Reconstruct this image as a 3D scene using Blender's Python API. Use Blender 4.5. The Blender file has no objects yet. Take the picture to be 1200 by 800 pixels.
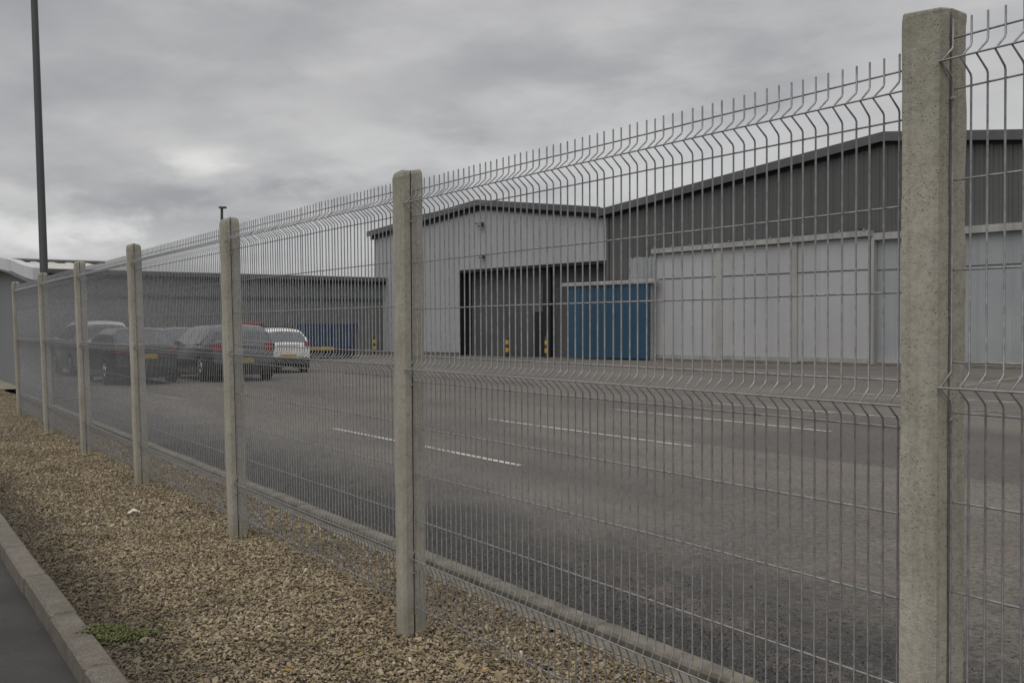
import bpy, math, random
import numpy as np
from mathutils import Vector, noise
rnd = random.Random(7)
SC = bpy.context.scene
COL = SC.collection
R = math.radians
# ------------------------------------------------------------------ camera, world, sun
FPX = 1245.0; CAMZ = 1.31; PITCH = math.atan(16/1245.0)
cam_d = bpy.data.cameras.new('camera'); cam = bpy.data.objects.new('camera', cam_d); COL.objects.link(cam)
cam.location = (0, 0, CAMZ); cam.rotation_euler = (math.pi/2 - PITCH, 0, 0)
cam_d.sensor_width = 36; cam_d.lens = 36*FPX/1200; cam_d.clip_end = 5000; cam_d.clip_start = .05
SC.camera = cam
SC.view_settings.view_transform = 'Standard'; SC.view_settings.look = 'None'
SC.view_settings.exposure = 0.12; SC.view_settings.gamma = 1
SUN_EL, SUN_AZ = 58, 215      # azimuth clockwise from +Y: behind and to the left of the camera
sd = bpy.data.lights.new('sun', 'SUN'); sun = bpy.data.objects.new('sun', sd); COL.objects.link(sun)
sd.energy = 1.15; sd.angle = R(70); sd.color = (1.0, .965, .92)
_a, _e = R(SUN_AZ), R(SUN_EL)
sun.rotation_euler = Vector((math.sin(_a)*math.cos(_e), math.cos(_a)*math.cos(_e), math.sin(_e))).to_track_quat('Z', 'Y').to_euler()

class NT:
    def __init__(s, nt): s.t = nt; nt.nodes.clear()
    def n(s, kind, **kw):
        nd = s.t.nodes.new(kind)
        for k, v in kw.items():
            if k.startswith('i_'):
                key = k[2:]; key = int(key) if key.isdigit() else key.replace('_', ' ')
                if isinstance(v, bpy.types.NodeSocket): s.t.links.new(v, nd.inputs[key])
                else: nd.inputs[key].default_value = v
            else: setattr(nd, k, v)
        return nd
    def m(s, op, a, b=0.0, c=0.0, clamp=False):
        nd = s.t.nodes.new('ShaderNodeMath'); nd.operation = op; nd.use_clamp = clamp
        for i, v in enumerate((a, b, c)):
            if isinstance(v, bpy.types.NodeSocket): s.t.links.new(v, nd.inputs[i])
            else: nd.inputs[i].default_value = v
        return nd.outputs[0]
    def ramp(s, fac, stops, interp='LINEAR'):
        nd = s.t.nodes.new('ShaderNodeValToRGB'); nd.color_ramp.interpolation = interp
        e = nd.color_ramp.elements
        while len(e) < len(stops): e.new(.5)
        for q, (p, c) in zip(e, stops):
            q.position = p; q.color = (c, c, c, 1) if isinstance(c, (int, float)) else (*c, 1)
        s.t.links.new(fac, nd.inputs[0]); return nd.outputs[0]
    def mix(s, f, a, b, bt='MIX'):
        nd = s.t.nodes.new('ShaderNodeMix'); nd.data_type = 'RGBA'; nd.blend_type = bt; nd.clamp_factor = True
        for i, v in ((0, f), (6, a), (7, b)):
            if isinstance(v, bpy.types.NodeSocket): s.t.links.new(v, nd.inputs[i])
            else: nd.inputs[i].default_value = (*v, 1) if isinstance(v, tuple) and len(v) == 3 else v
        return nd.outputs[2]
    def noise(s, vec, scale, detail=4, rough=.55, dist=0.0):
        return s.n('ShaderNodeTexNoise', i_Vector=vec, i_Scale=scale, i_Detail=detail, i_Roughness=rough, i_Distortion=dist).outputs[0]
    def smooth(s, x, a, b):
        nd = s.t.nodes.new('ShaderNodeMapRange'); nd.interpolation_type = 'SMOOTHSTEP'
        s.t.links.new(x, nd.inputs[0]); nd.inputs[1].default_value = a; nd.inputs[2].default_value = b
        return nd.outputs[0]

W = bpy.data.worlds.new('World'); SC.world = W; W.use_nodes = True
w = NT(W.node_tree)
tc = w.n('ShaderNodeTexCoord').outputs['Generated']
dirv = w.n('ShaderNodeVectorMath', operation='NORMALIZE', i_0=tc).outputs[0]
sep = w.n('ShaderNodeSeparateXYZ', i_0=dirv); dx, dy, dz = sep.outputs
zz = w.m('ADD', w.m('ABSOLUTE', dz), .55)
cv = w.n('ShaderNodeCombineXYZ', i_X=w.m('DIVIDE', dx, zz), i_Y=w.m('DIVIDE', dy, zz), i_Z=w.m('MULTIPLY', dz, 2.0)).outputs[0]
cvr = w.n('ShaderNodeMapping', i_Vector=cv); cvr.inputs['Rotation'].default_value = (0, R(-20), R(20)); cvr.inputs['Scale'].default_value = (1, 1, 1.5)
n1 = w.noise(cvr.outputs[0], 2.6, 9, .50, .15)
n2 = w.noise(cvr.outputs[0], 6.5, 8, .55, .1)
nn = w.m('ADD', w.m('MULTIPLY', n1, .68), w.m('MULTIPLY', n2, .32))
cloud = w.ramp(nn, [(.36, (.33, .335, .348)), (.45, (.39, .392, .402)), (.54, (.465, .464, .468)), (.66, (.57, .567, .562))])
def blob(x, y, rx, ry):      # a cloud or a gap in the cloud, at a direction in the sky
    px, pz = (x-600)/FPX, (384-y)/FPX
    u = w.m('DIVIDE', w.m('SUBTRACT', w.m('DIVIDE', dx, w.m('MAXIMUM', dy, .05)), px), rx/FPX)
    v = w.m('DIVIDE', w.m('SUBTRACT', w.m('DIVIDE', dz, w.m('MAXIMUM', dy, .05)), pz), ry/FPX)
    u = w.m('ADD', u, w.m('MULTIPLY', w.m('SUBTRACT', n2, .5), 4.2)); v = w.m('ADD', v, w.m('MULTIPLY', w.m('SUBTRACT', n1, .5), 4.2))
    d = w.m('SQRT', w.m('ADD', w.m('MULTIPLY', u, u), w.m('MULTIPLY', v, v)))
    front = w.m('GREATER_THAN', dy, .05)
    return w.m('MULTIPLY', w.m('SUBTRACT', 1.0, w.smooth(d, .15, 1.25)), front)
c = cloud
for (x, y, rx, ry, f, colr) in ((150, 240, 210, 45, .6, (.25, .262, .285)), (700, 110, 230, 50, .35, (.33, .335, .345)), (1000, 60, 330, 90, .35, (.52, .52, .52)),
                                (40, 270, 150, 45, .95, (.70, .70, .69)), (245, 182, 48, 20, .9, (.74, .73, .71)), (430, 165, 200, 60, .4, (.50, .50, .50)),
                                (20, 222, 70, 16, .6, (.62, .615, .60)), (900, 190, 420, 80, .6, (.60, .60, .60)), (600, 200, 240, 70, .45, (.55, .55, .55)), (380, 290, 240, 40, .5, (.52, .525, .53)), (170, 60, 260, 70, .3, (.36, .365, .375))):
    c = w.mix(w.m('MULTIPLY', blob(x, y, rx, ry), f), c, colr)
rise = w.m('ADD', 1.0, w.m('MULTIPLY', w.smooth(dz, .3, 1.0), .9))     # overcast sky brightens towards the zenith
c = w.mix(1.0, c, w.n('ShaderNodeCombineXYZ', i_X=rise, i_Y=rise, i_Z=rise).outputs[0], 'MULTIPLY')
sky = w.n('ShaderNodeTexSky'); sky.sky_type = 'NISHITA'; sky.sun_disc = False
sky.sun_elevation = R(SUN_EL); sky.sun_rotation = R(SUN_AZ)
b1 = w.n('ShaderNodeBackground', i_Color=sky.outputs[0], i_Strength=.05)
b2 = w.n('ShaderNodeBackground', i_Color=c, i_Strength=1.0)
mx = w.n('ShaderNodeMixShader', i_0=.95, i_1=b1.outputs[0], i_2=b2.outputs[0])
w.n('ShaderNodeOutputWorld', i_Surface=mx.outputs[0])

# ------------------------------------------------------------------ frames
def at(x, y, D):                 # the place at distance D (m, along +Y) seen at pixel (x, y) of the 1200 x 800 photo
    u, v = (x-600)/FPX, (400-y)/FPX
    yy = math.cos(PITCH) + v*math.sin(PITCH); z = v*math.cos(PITCH) - math.sin(PITCH)
    return Vector((u/yy*D, D, CAMZ + z/yy*D))
def zat(y, D): return at(600, y, D).z
O = Vector((-.444, 4.61, 0)); DV = Vector((-.5236, .8520, 0)).normalized(); NV = Vector((-DV.y, DV.x, 0))
FANG = math.atan2(DV.y, DV.x)
def F(s, t, z=0.0): p = O + DV*s + NV*t; return Vector((p.x, p.y, z))     # along the fence, out towards the road
def yard_z(X, Y): return -.05 + .00847*max(-26, min(26, X)) - .0004*max(-5, min(75, Y))

# ------------------------------------------------------------------ mesh helpers
class MB:
    def __init__(s): s.v = []; s.f = []; s.mi = []; s.sm = []
    def add(s, vs, fs, mi=0, smooth=False):
        o = len(s.v); s.v += [tuple(q) for q in vs]
        for f in fs: s.f.append(tuple(i+o for i in f)); s.mi.append(mi); s.sm.append(smooth)
        return s
    def box(s, x0, x1, y0, y1, z0, z1, mi=0):
        return s.add([(x0,y0,z0),(x1,y0,z0),(x1,y1,z0),(x0,y1,z0),(x0,y0,z1),(x1,y0,z1),(x1,y1,z1),(x0,y1,z1)],
                     [(3,2,1,0),(4,5,6,7),(0,1,5,4),(1,2,6,5),(2,3,7,6),(3,0,4,7)], mi)
    def bevbox(s, x0, x1, y0, y1, z0, z1, b, mi=0):
        vs = []
        for (z, i) in ((z0, b), (z0+b, 0), (z1-b, 0), (z1, b)):
            vs += [(x0+b+i,y0+i,z),(x1-b-i,y0+i,z),(x1-i,y0+b+i,z),(x1-i,y1-b-i,z),(x1-b-i,y1-i,z),(x0+b+i,y1-i,z),(x0+i,y1-b-i,z),(x0+i,y0+b+i,z)]
        fs = [tuple(range(7, -1, -1)), tuple(range(24, 32))]
        for k in range(3):
            for j in range(8): a = k*8+j; b2 = k*8+(j+1) % 8; fs.append((a, b2, b2+8, a+8))
        return s.add(vs, fs, mi)
    def tube(s, pts, r, n=6, mi=0, cap=True, smooth=True):
        pts = [Vector(p) for p in pts]; rs = r if isinstance(r, (list, tuple)) else [r]*len(pts)
        vs = []; ref = None
        for i, p in enumerate(pts):
            a = pts[max(i-1, 0)]; b = pts[min(i+1, len(pts)-1)]; t = (b-a).normalized()
            if ref is None: ref = t.orthogonal().normalized()
            u = (ref - t*ref.dot(t)).normalized(); ref = u; q = t.cross(u)
            for k in range(n):
                an = 2*math.pi*k/n; vs.append(p + (u*math.cos(an)+q*math.sin(an))*rs[i])
        fs = [(i*n+k, i*n+(k+1) % n, (i+1)*n+(k+1) % n, (i+1)*n+k) for i in range(len(pts)-1) for k in range(n)]
        s.add(vs, fs, mi, smooth)
        if cap: 
            m_ = len(pts)-1; s.add([vs[k] for k in range(n)], [tuple(range(n-1, -1, -1))], mi); s.add([vs[m_*n+k] for k in range(n)], [tuple(range(n))], mi)
        return s
    def prism(s, poly, y0, y1, mi=0):      # poly in x-z, extruded along y
        n = len(poly); vs = [(x, y0, z) for x, z in poly] + [(x, y1, z) for x, z in poly]
        fs = [tuple(range(n)), tuple(range(2*n-1, n-1, -1))] + [((i+1) % n, i, n+i, n+(i+1) % n) for i in range(n)]
        return s.add(vs, fs, mi)
    def mesh(s, name, mats):
        me = bpy.data.meshes.new(name); me.from_pydata(s.v, [], s.f)
        for m_ in (mats if isinstance(mats, (list, tuple)) else [mats]): me.materials.append(m_)
        me.polygons.foreach_set('material_index', s.mi); me.polygons.foreach_set('use_smooth', s.sm); me.update(); return me
    def build(s, name, mats, parent=None, **kw): return link(name, s.mesh(name, mats), parent, **kw)
def link(name, me, parent=None, loc=None, rot=None, kind=None, label=None):
    o = bpy.data.objects.new(name, me); COL.objects.link(o)
    if parent is not None: o.parent = parent
    if loc is not None: o.location = loc
    if rot is not None: o.rotation_euler = rot
    if kind: o['kind'] = kind
    if label: o['label'] = label
    return o
def tag(o, label, cat, group=None, kind=None):
    o['label'] = label; o['category'] = cat
    if group: o['group'] = group
    if kind: o['kind'] = kind
    return o
def thing(name, label, cat, loc=(0, 0, 0), rz=0.0, group=None):
    o = bpy.data.objects.new(name, None); COL.objects.link(o); o.location = loc; o.rotation_euler = (0, 0, rz); o.empty_display_size = .2
    return tag(o, label, cat, group)
def copy_tree(o, parent=None):
    c_ = o.copy(); COL.objects.link(c_); c_.parent = parent
    for ch in o.children: copy_tree(ch, c_)
    return c_

# ------------------------------------------------------------------ materials
def mat(name, fn):
    m_ = bpy.data.materials.new(name); m_.use_nodes = True; t = NT(m_.node_tree)
    b = t.n('ShaderNodeBsdfPrincipled'); t.n('ShaderNodeOutputMaterial', i_Surface=b.outputs[0])
    fn(t, b); return m_
def setc(t, b, col=None, rough=None, metal=None, bump=None, bs=.3, bd=.01, spec=None):
    for k, v in (('Base Color', col), ('Roughness', rough), ('Metallic', metal), ('Specular IOR Level', spec)):
        if v is None: continue
        if isinstance(v, bpy.types.NodeSocket): t.t.links.new(v, b.inputs[k])
        else: b.inputs[k].default_value = (*v, 1) if isinstance(v, tuple) else v
    if bump is not None:
        t.t.links.new(t.n('ShaderNodeBump', i_Height=bump, i_Strength=bs, i_Distance=bd).outputs[0], b.inputs['Normal'])
def P(t): return t.n('ShaderNodeTexCoord').outputs['Object']
def G(t): return t.n('ShaderNodeNewGeometry').outputs['Position']
def rand(t): return t.n('ShaderNodeObjectInfo').outputs['Random']
def scaled(t, v, sx, sy, sz, rz=0):
    mp = t.n('ShaderNodeMapping', i_Vector=v); mp.inputs['Scale'].default_value = (sx, sy, sz); mp.inputs['Rotation'].default_value = (0, 0, rz); return mp.outputs[0]

def f_concrete(t, b):
    p = G(t); n = t.noise(p, 5, 6, .6); f = t.noise(p, 60, 4, .65); 
    big = t.noise(p, 1.7, 3, .5)
    c = t.ramp(t.m('ADD', t.m('MULTIPLY', n, .55), t.m('MULTIPLY', big, .45)), [(.36, (.37, .345, .282)), (.5, (.44, .415, .348)), (.66, (.505, .48, .412))])
    c = t.mix(t.ramp(f, [(.36, .40), (.56, 0)]), c, (.20, .188, .145))
    c = t.mix(t.m('MULTIPLY', rand(t), .22), c, (.30, .28, .24))
    sk_ = t.noise(scaled(t, p, 26, 26, 1.1), 1.0, 5, .6); c = t.mix(t.ramp(sk_, [(.5, 0.0), (.68, .38)]), c, (.20, .185, .14))
    pv = t.n('ShaderNodeTexVoronoi', i_Vector=p, i_Scale=115.0).outputs['Distance']
    pv2 = t.n('ShaderNodeTexVoronoi', i_Vector=p, i_Scale=190.0).outputs['Distance']
    gate = t.ramp(t.noise(p, 14, 3), [(.42, 0.0), (.56, 1.0)])
    pit = t.m('MULTIPLY', t.ramp(pv, [(.07, 1.0), (.22, 0.0)]), gate)
    c = t.mix(t.m('MULTIPLY', pit, .5), c, (.10, .093, .07))
    sep_ = t.n('ShaderNodeSeparateXYZ', i_0=p)
    top = t.m('MULTIPLY', t.smooth(sep_.outputs[2], 1.55, 2.02), t.ramp(n, [(.4, .05), (.6, .45)]))
    c = t.mix(top, c, (.13, .13, .085))
    low = t.m('MULTIPLY', t.m('SUBTRACT', 1.0, t.smooth(sep_.outputs[2], .0, .22)), .45)
    c = t.mix(low, c, (.17, .16, .115))
    h = t.m('SUBTRACT', t.m('ADD', t.m('MULTIPLY', f, .5), t.m('MULTIPLY', n, .5)), t.m('ADD', t.m('MULTIPLY', pit, .9), t.m('MULTIPLY', t.ramp(pv2, [(.1, 1.0), (.3, 0.0)]), .15)))
    setc(t, b, c, .93, bump=h, bs=.8, bd=.006)
M_POST = mat('weathered_concrete', f_concrete)
def f_kerb(t, b):
    p = G(t); n = t.noise(p, 9, 6, .6); f = t.noise(p, 120, 3, .6)
    c = t.ramp(t.m('ADD', t.m('MULTIPLY', n, .5), t.m('MULTIPLY', t.noise(p, 2, 3), .5)), [(.36, (.115, .100, .08)), (.52, (.175, .155, .128)), (.66, (.235, .208, .174))])
    c = t.mix(t.ramp(f, [(.40, .8), (.56, 0)]), c, (.07, .058, .045))
    c = t.mix(t.ramp(t.noise(p, 28, 3, .6), [(.5, 0.0), (.62, .45)]), c, (.09, .075, .06))
    c = t.mix(t.m('MULTIPLY', rand(t), .25), c, (.14, .125, .10))
    setc(t, b, c, .92, bump=t.m('ADD', f, n), bs=.4, bd=.004)
M_KERB = mat('kerb_concrete', f_kerb)
def f_edging(t, b):
    p = G(t); n = t.noise(p, 7, 6, .6); f = t.noise(p, 110, 3, .6)
    c = t.ramp(n, [(.35, (.10, .088, .066)), (.5, (.155, .138, .108)), (.68, (.225, .20, .16))])
    c = t.mix(t.ramp(f, [(.35, .4), (.6, 0)]), c, (.12, .115, .085))
    setc(t, b, c, .92, bump=f, bs=.35, bd=.004)
M_EDGE = mat('edging_concrete', f_edging)
def f_wire(t, b):
    p = G(t); n = t.noise(p, 45, 4, .6)
    c = t.ramp(n, [(.35, (.26, .26, .265)), (.65, (.40, .40, .405))])
    setc(t, b, c, .42, .55)
M_WIRE = mat('galvanised_wire', f_wire)
def f_yard(t, b):
    p = G(t); q = scaled(t, p, .10, .42, 1, -FANG+math.pi/2*0)
    rot = t.n('ShaderNodeVectorRotate', i_Vector=p, i_Angle=-FANG, rotation_type='Z_AXIS').outputs[0]
    q = scaled(t, rot, .10, .55, 1)
    big = t.noise(q, 1.0, 5, .55, .3); mid = t.noise(p, .55, 5, .6, .4); fine = t.noise(p, 38, 3, .7)
    c = t.ramp(t.m('ADD', t.m('MULTIPLY', big, .6), t.m('MULTIPLY', mid, .4)), [(.38, (.092, .080, .067)), (.5, (.138, .122, .102)), (.62, (.180, .160, .136))])
    # damp, mossier margin along the edging
    sx = t.n('ShaderNodeSeparateXYZ', i_0=t.n('ShaderNodeVectorMath', operation='SUBTRACT', i_0=p, i_1=tuple(F(0, -.81))).outputs[0])
    dist = t.m('MULTIPLY', t.m('ADD', t.m('MULTIPLY', sx.outputs[0], NV.x), t.m('MULTIPLY', sx.outputs[1], NV.y)), -1.0)
    dw = t.m('ADD', dist, t.m('MULTIPLY', t.m('SUBTRACT', t.noise(p, 1.1, 5, .65), .5), 1.7))
    edge = t.m('SUBTRACT', 1.0, t.smooth(dw, .35, 2.1))
    dark = t.ramp(t.noise(p, 60, 4, .75), [(.40, (.008, .008, .007)), (.62, (.055, .052, .046))])
    c = t.mix(t.m('MULTIPLY', edge, .92), c, dark)
    # aggregate chips, tyre-polished patches, reddish grit
    v = t.n('ShaderNodeTexVoronoi', i_Vector=p, i_Scale=70.0)
    chip = t.ramp(v.outputs['Distance'], [(.12, 1.0), (.32, 0.0)])
    chipc = t.ramp(t.n('ShaderNodeSeparateColor', i_0=v.outputs['Color']).outputs[0], [(.55, 0.0), (.95, 1.0)])
    c = t.mix(t.m('MULTIPLY', t.m('MULTIPLY', chip, chipc), .8), c, (.34, .31, .27))
    c = t.mix(t.ramp(fine, [(.36, .75), (.52, 0)]), c, (.035, .032, .03))
    red = t.m('MULTIPLY', t.ramp(t.noise(q, 2.3, 4, .6, .6), [(.56, 0.0), (.68, .45)]), t.ramp(t.noise(p, 12, 4, .7), [(.42, 0.0), (.6, 1.0)]))
    c = t.mix(red, c, (.19, .145, .125))
    oil = t.ramp(t.noise(scaled(t, rot, .25, .6, 1), 1.3, 5, .6, .8), [(.60, 0.0), (.72, .5)])
    c = t.mix(oil, c, (.06, .057, .054))
    # a later strip of tarmac with a visible edge
    sr = t.n('ShaderNodeSeparateXYZ', i_0=rot); tt = t.m('ADD', sr.outputs[1], t.m('MULTIPLY', t.noise(p, 1.5, 3), .12))
    ft = F(0, -6.27); tv = -math.sin(FANG)*ft.x + math.cos(FANG)*ft.y
    ft2 = F(-4.2, 0); xv = math.cos(FANG)*ft2.x + math.sin(FANG)*ft2.y
    strip = t.m('MULTIPLY', t.smooth(tt, tv-3.9, tv-3.3), t.m('SUBTRACT', 1.0, t.smooth(tt, tv, tv+.04)))
    strip = t.m('MULTIPLY', strip, t.m('SUBTRACT', 1.0, t.smooth(sr.outputs[0], xv+9.6, xv+10.3)))
    c = t.mix(t.m('MULTIPLY', strip, .6), c, (.07, .063, .058))
    gr = t.noise(p, 21, 6, .85); amt = t.m('ADD', .45, t.m('MULTIPLY', edge, .5))
    c = t.mix(t.m('MULTIPLY', t.ramp(gr, [(.38, 1.0), (.50, 0.0)]), amt), c, (.022, .020, .018))
    c = t.mix(t.m('MULTIPLY', t.ramp(gr, [(.53, 0.0), (.66, 1.0)]), t.m('SUBTRACT', .42, t.m('MULTIPLY', edge, .30))), c, (.24, .215, .185))
    h = t.m('ADD', t.m('MULTIPLY', gr, .8), t.m('MULTIPLY', chip, .5))
    setc(t, b, c, t.ramp(mid, [(.35, .78), (.65, .95)]), bump=h, bs=.5, bd=.006)
M_YARD = mat('yard_asphalt', f_yard)
def f_road(t, b):
    p = G(t); big = t.noise(p, 1.4, 4, .6); v = t.n('ShaderNodeTexVoronoi', i_Vector=p, i_Scale=130.0)
    chip = t.ramp(v.outputs['Distance'], [(.15, 1.0), (.35, 0.0)]); cc = t.ramp(t.n('ShaderNodeSeparateColor', i_0=v.outputs['Color']).outputs[1], [(.6, 0.0), (1, 1.0)])
    c = t.ramp(big, [(.35, (.030, .028, .026)), (.65, (.052, .048, .044))])
    c = t.mix(t.m('MULTIPLY', t.m('MULTIPLY', chip, cc), .6), c, (.22, .20, .17))
    setc(t, b, c, .9, bump=t.m('ADD', chip, t.noise(p, 60, 3)), bs=.5, bd=.004)
M_ROAD = mat('road_asphalt', f_road)
def f_gravelbed(t, b):
    p = G(t); v = t.n('ShaderNodeTexVoronoi', i_Vector=scaled(t, p, 1, 1, .6), i_Scale=38.0)
    r_ = t.n('ShaderNodeSeparateColor', i_0=v.outputs['Color']).outputs[0]
    c = t.ramp(r_, [(0, (.09, .072, .048)), (.5, (.19, .155, .11)), (1, (.33, .285, .21))])
    c = t.mix(t.ramp(v.outputs['Distance'], [(.25, 0.0), (.55, .85)]), c, (.035, .028, .018))
    c = t.mix(t.ramp(t.noise(p, 1.2, 4, .6), [(.45, 0.0), (.7, .5)]), c, (.08, .068, .042))
    setc(t, b, c, .95, bump=t.m('SUBTRACT', 1.0, v.outputs['Distance']), bs=1.0, bd=.02)
M_BED = mat('gravel_bed', f_gravelbed)
def f_stone(t, b):
    r_ = rand(t); p = G(t)
    c = t.ramp(r_, [(0, (.20, .15, .09)), (.10, (.31, .24, .145)), (.30, (.39, .31, .19)), (.46, (.28, .225, .15)), (.60, (.44, .355, .225)), (.74, (.33, .28, .205)), (.86, (.41, .32, .18)), (.94, (.50, .43, .32)), (.985, (.62, .56, .45))], 'CONSTANT')
    pat = t.noise(p, 1.3, 4, .6)
    c = t.mix(t.ramp(pat, [(.46, 0.0), (.66, .45)]), c, (.15, .115, .07))
    c = t.mix(t.ramp(t.noise(p, 2.6, 4, .65), [(.54, 0.0), (.68, .4)]), c, (.11, .085, .05))
    # grimy strip by the kerb
    sx = t.n('ShaderNodeSeparateXYZ', i_0=t.n('ShaderNodeVectorMath', operation='SUBTRACT', i_0=p, i_1=tuple(F(0, 1.18))).outputs[0])
    dist = t.m('MULTIPLY', t.m('ADD', t.m('MULTIPLY', sx.outputs[0], NV.x), t.m('MULTIPLY', sx.outputs[1], NV.y)), -1.0)
    dw = t.m('ADD', dist, t.m('MULTIPLY', t.m('SUBTRACT', t.noise(p, 3, 4, .6), .5), .5))
    c = t.mix(t.m('MULTIPLY', t.m('SUBTRACT', 1.0, t.smooth(dw, .02, .46)), .82), c, (.062, .052, .036))
    c = t.mix(t.m('MULTIPLY', t.ramp(t.noise(p, 5, 3, .6), [(.58, 0.0), (.68, .5)]), t.ramp(t.noise(p, 40, 2), [(.45, 0.0), (.55, 1.0)])), c, (.20, .145, .04))
    c = t.mix(t.ramp(t.noise(p, 140, 3, .6), [(.35, .35), (.6, 0)]), c, (.10, .08, .055))
    setc(t, b, c, .82, bump=t.noise(p, 220, 2), bs=.25, bd=.002)
M_STONE = mat('gravel_stone', f_stone)
def clad(name, lo, hi, rough=.55, metal=.15, streak=(.10, .10, .10), sa=.35):
    def fn(t, b):
        p = P(t); st = t.noise(scaled(t, p, 2.6, 2.6, .16), 1.0, 5, .65); big = t.noise(p, .35, 3)
        c = t.mix(t.ramp(big, [(.35, 0.0), (.65, 1.0)]), lo, hi)
        c = t.mix(t.ramp(st, [(.44, 0.0), (.72, sa)]), c, streak)
        c = t.mix(t.ramp(t.noise(p, 5, 4, .7), [(.5, 0.0), (.8, sa*.5)]), c, streak)
        setc(t, b, c, rough, metal)
    return mat(name, fn)
M_WHITE = clad('light_grey_cladding', (.38, .38, .392), (.42, .42, .432), sa=.16, streak=(.2, .2, .2))
M_DARK = clad('dark_grey_cladding', (.088, .090, .090), (.108, .110, .108), .5, .1, (.055, .057, .053), .4)
M_DOOR = clad('silver_door_sheet', (.43, .43, .437), (.48, .48, .487), .5, .2, (.27, .27, .27), .25)
M_DOOR2 = clad('bluish_door_sheet', (.31, .33, .345), (.38, .395, .405), .5, .2, (.20, .205, .21), .4)
M_RAIL = clad('pale_metal_rail', (.34, .34, .325), (.42, .42, .40), .55, .2, (.16, .14, .11), .6)
M_BLUE = clad('blue_painted_sheet', (.019, .066, .118), (.026, .084, .142), .45, 0, (.03, .05, .075), .45)
M_SHUT = clad('shutter_steel', (.085, .088, .095), (.115, .118, .125), .45, .3, (.06, .06, .065), .5)
M_TRIM = clad('dark_roof_trim', (.085, .087, .09), (.115, .117, .12), .5, .1, (.05, .05, .05), .4)
M_BLACK = clad('black_parts_and_shade', (.008, .008, .009), (.014, .014, .015), .7, 0, (.004, .004, .004), .3)  # near-black for doorway parts, and for the shade painted under the verges
M_FARWALL = clad('slate_grey_cladding', (.145, .162, .178), (.172, .188, .20), .6, .05, (.07, .08, .085), .4)
M_FARLOW = clad('grey_blockwork', (.135, .139, .138), (.16, .163, .16), .85, 0, (.07, .07, .066), .4)
M_NEARWALL = clad('mid_grey_render', (.150, .158, .165), (.170, .178, .184), .8, 0, (.12, .125, .13), .3)
M_FASCIA = clad('white_fascia', (.50, .51, .53), (.58, .59, .61), .4, 0, (.34, .34, .34), .3)
M_ROOF = clad('pale_roof_sheet', (.46, .44, .40), (.54, .52, .47), .6, .1, (.3, .28, .25), .4)
M_DARKROOF = clad('grey_roof_sheet', (.13, .13, .13), (.17, .17, .17), .6, .1, (.08, .08, .08), .4)
M_LAMP = clad('dark_painted_steel', (.055, .057, .06), (.075, .077, .08), .55, .2, (.04, .04, .04), .4)
M_YEL = clad('yellow_paint', (.52, .34, .02), (.60, .40, .03), .45, 0, (.30, .2, .04), .4)
M_BLK = clad('black_paint', (.014, .014, .014), (.022, .022, .022), .5, 0, (.03, .03, .03), .3)
M_RED = clad('red_plastic', (.20, .016, .018), (.25, .022, .022), .5, 0, (.2, .02, .02), .4)
M_NAVY = clad('navy_container_paint', (.012, .038, .088), (.016, .048, .108), .45, 0, (.01, .028, .06), .4)
M_TIMBER = clad('old_timber', (.10, .085, .065), (.16, .135, .10), .9, 0, (.06, .05, .04), .4)
def f_line(t, b):
    p = G(t); wear = t.m('ADD', t.m('MULTIPLY', t.noise(p, 30, 4, .7), .6), t.m('MULTIPLY', t.noise(p, 2.2, 3), .4))
    c = t.mix(t.ramp(wear, [(.45, 0.15), (.58, .9)]), (.56, .54, .50), (.17, .16, .15)); setc(t, b, c, .8)
M_LINE = mat('worn_white_paint', f_line)
def f_faint(t, b):
    p = G(t); c = t.mix(t.ramp(t.noise(p, 6, 5, .7), [(.40, 0.15), (.55, .9)]), (.42, .41, .39), (.135, .126, .117)); setc(t, b, c, .8)
M_FAINT = mat('faded_white_paint', f_faint)
def f_ground(t, b):
    p = G(t); c = t.ramp(t.noise(p, .08, 5, .6), [(.35, (.06, .065, .04)), (.65, (.11, .10, .07))]); setc(t, b, c, .95)
M_GROUND = mat('rough_ground', f_ground)
def f_path(t, b):
    p = G(t); c = t.ramp(t.noise(p, 3, 5, .65), [(.35, (.20, .175, .135)), (.65, (.31, .275, .22))]); setc(t, b, c, .95, bump=t.noise(p, 50, 3), bs=.3)
M_PATH = mat('sandy_path', f_path)
def paint(name, col, metal=.3, rough=.28):
    def fn(t, b):
        c = t.mix(t.ramp(t.noise(P(t), 3, 4, .6), [(.45, 0.0), (.75, .35)]), col, tuple(x*.75+.02 for x in col)); setc(t, b, c, rough, metal)
        b.inputs['Coat Weight'].default_value = .7; b.inputs['Coat Roughness'].default_value = .08
    return mat(name, fn)
C_SILVER = paint('silver_car_paint', (.58, .59, .60), .1); C_DARK = paint('charcoal_car_paint', (.04, .041, .045), .5); C_GREY = paint('graphite_car_paint', (.085, .087, .092), .6)
C_WHITE = paint('white_car_paint', (.72, .72, .70), 0)
def f_glass(t, b): setc(t, b, (.15, .16, .168), .05, .85)
M_GLASS = mat('car_glass', f_glass)
def simple(name, col, rough=.5, metal=0.0):
    return mat(name, lambda t, b: setc(t, b, t.mix(t.ramp(t.noise(P(t), 20, 3), [(.4, 0.0), (.7, .4)]), col, tuple(x*.7 for x in col)), rough, metal))
M_TYRE = simple('tyre_rubber', (.02, .02, .02), .85); M_RIM = simple('alloy', (.42, .42, .43), .3, .8); M_TAIL = simple('tail_lens', (.24, .016, .02), .15)
M_PLATE = simple('yellow_number_plate', (.46, .33, .035), .4); M_CHROME = simple('chrome', (.72, .73, .74), .18, .9); M_LITTER = simple('weathered_card', (.62, .58, .50), .8)
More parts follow.
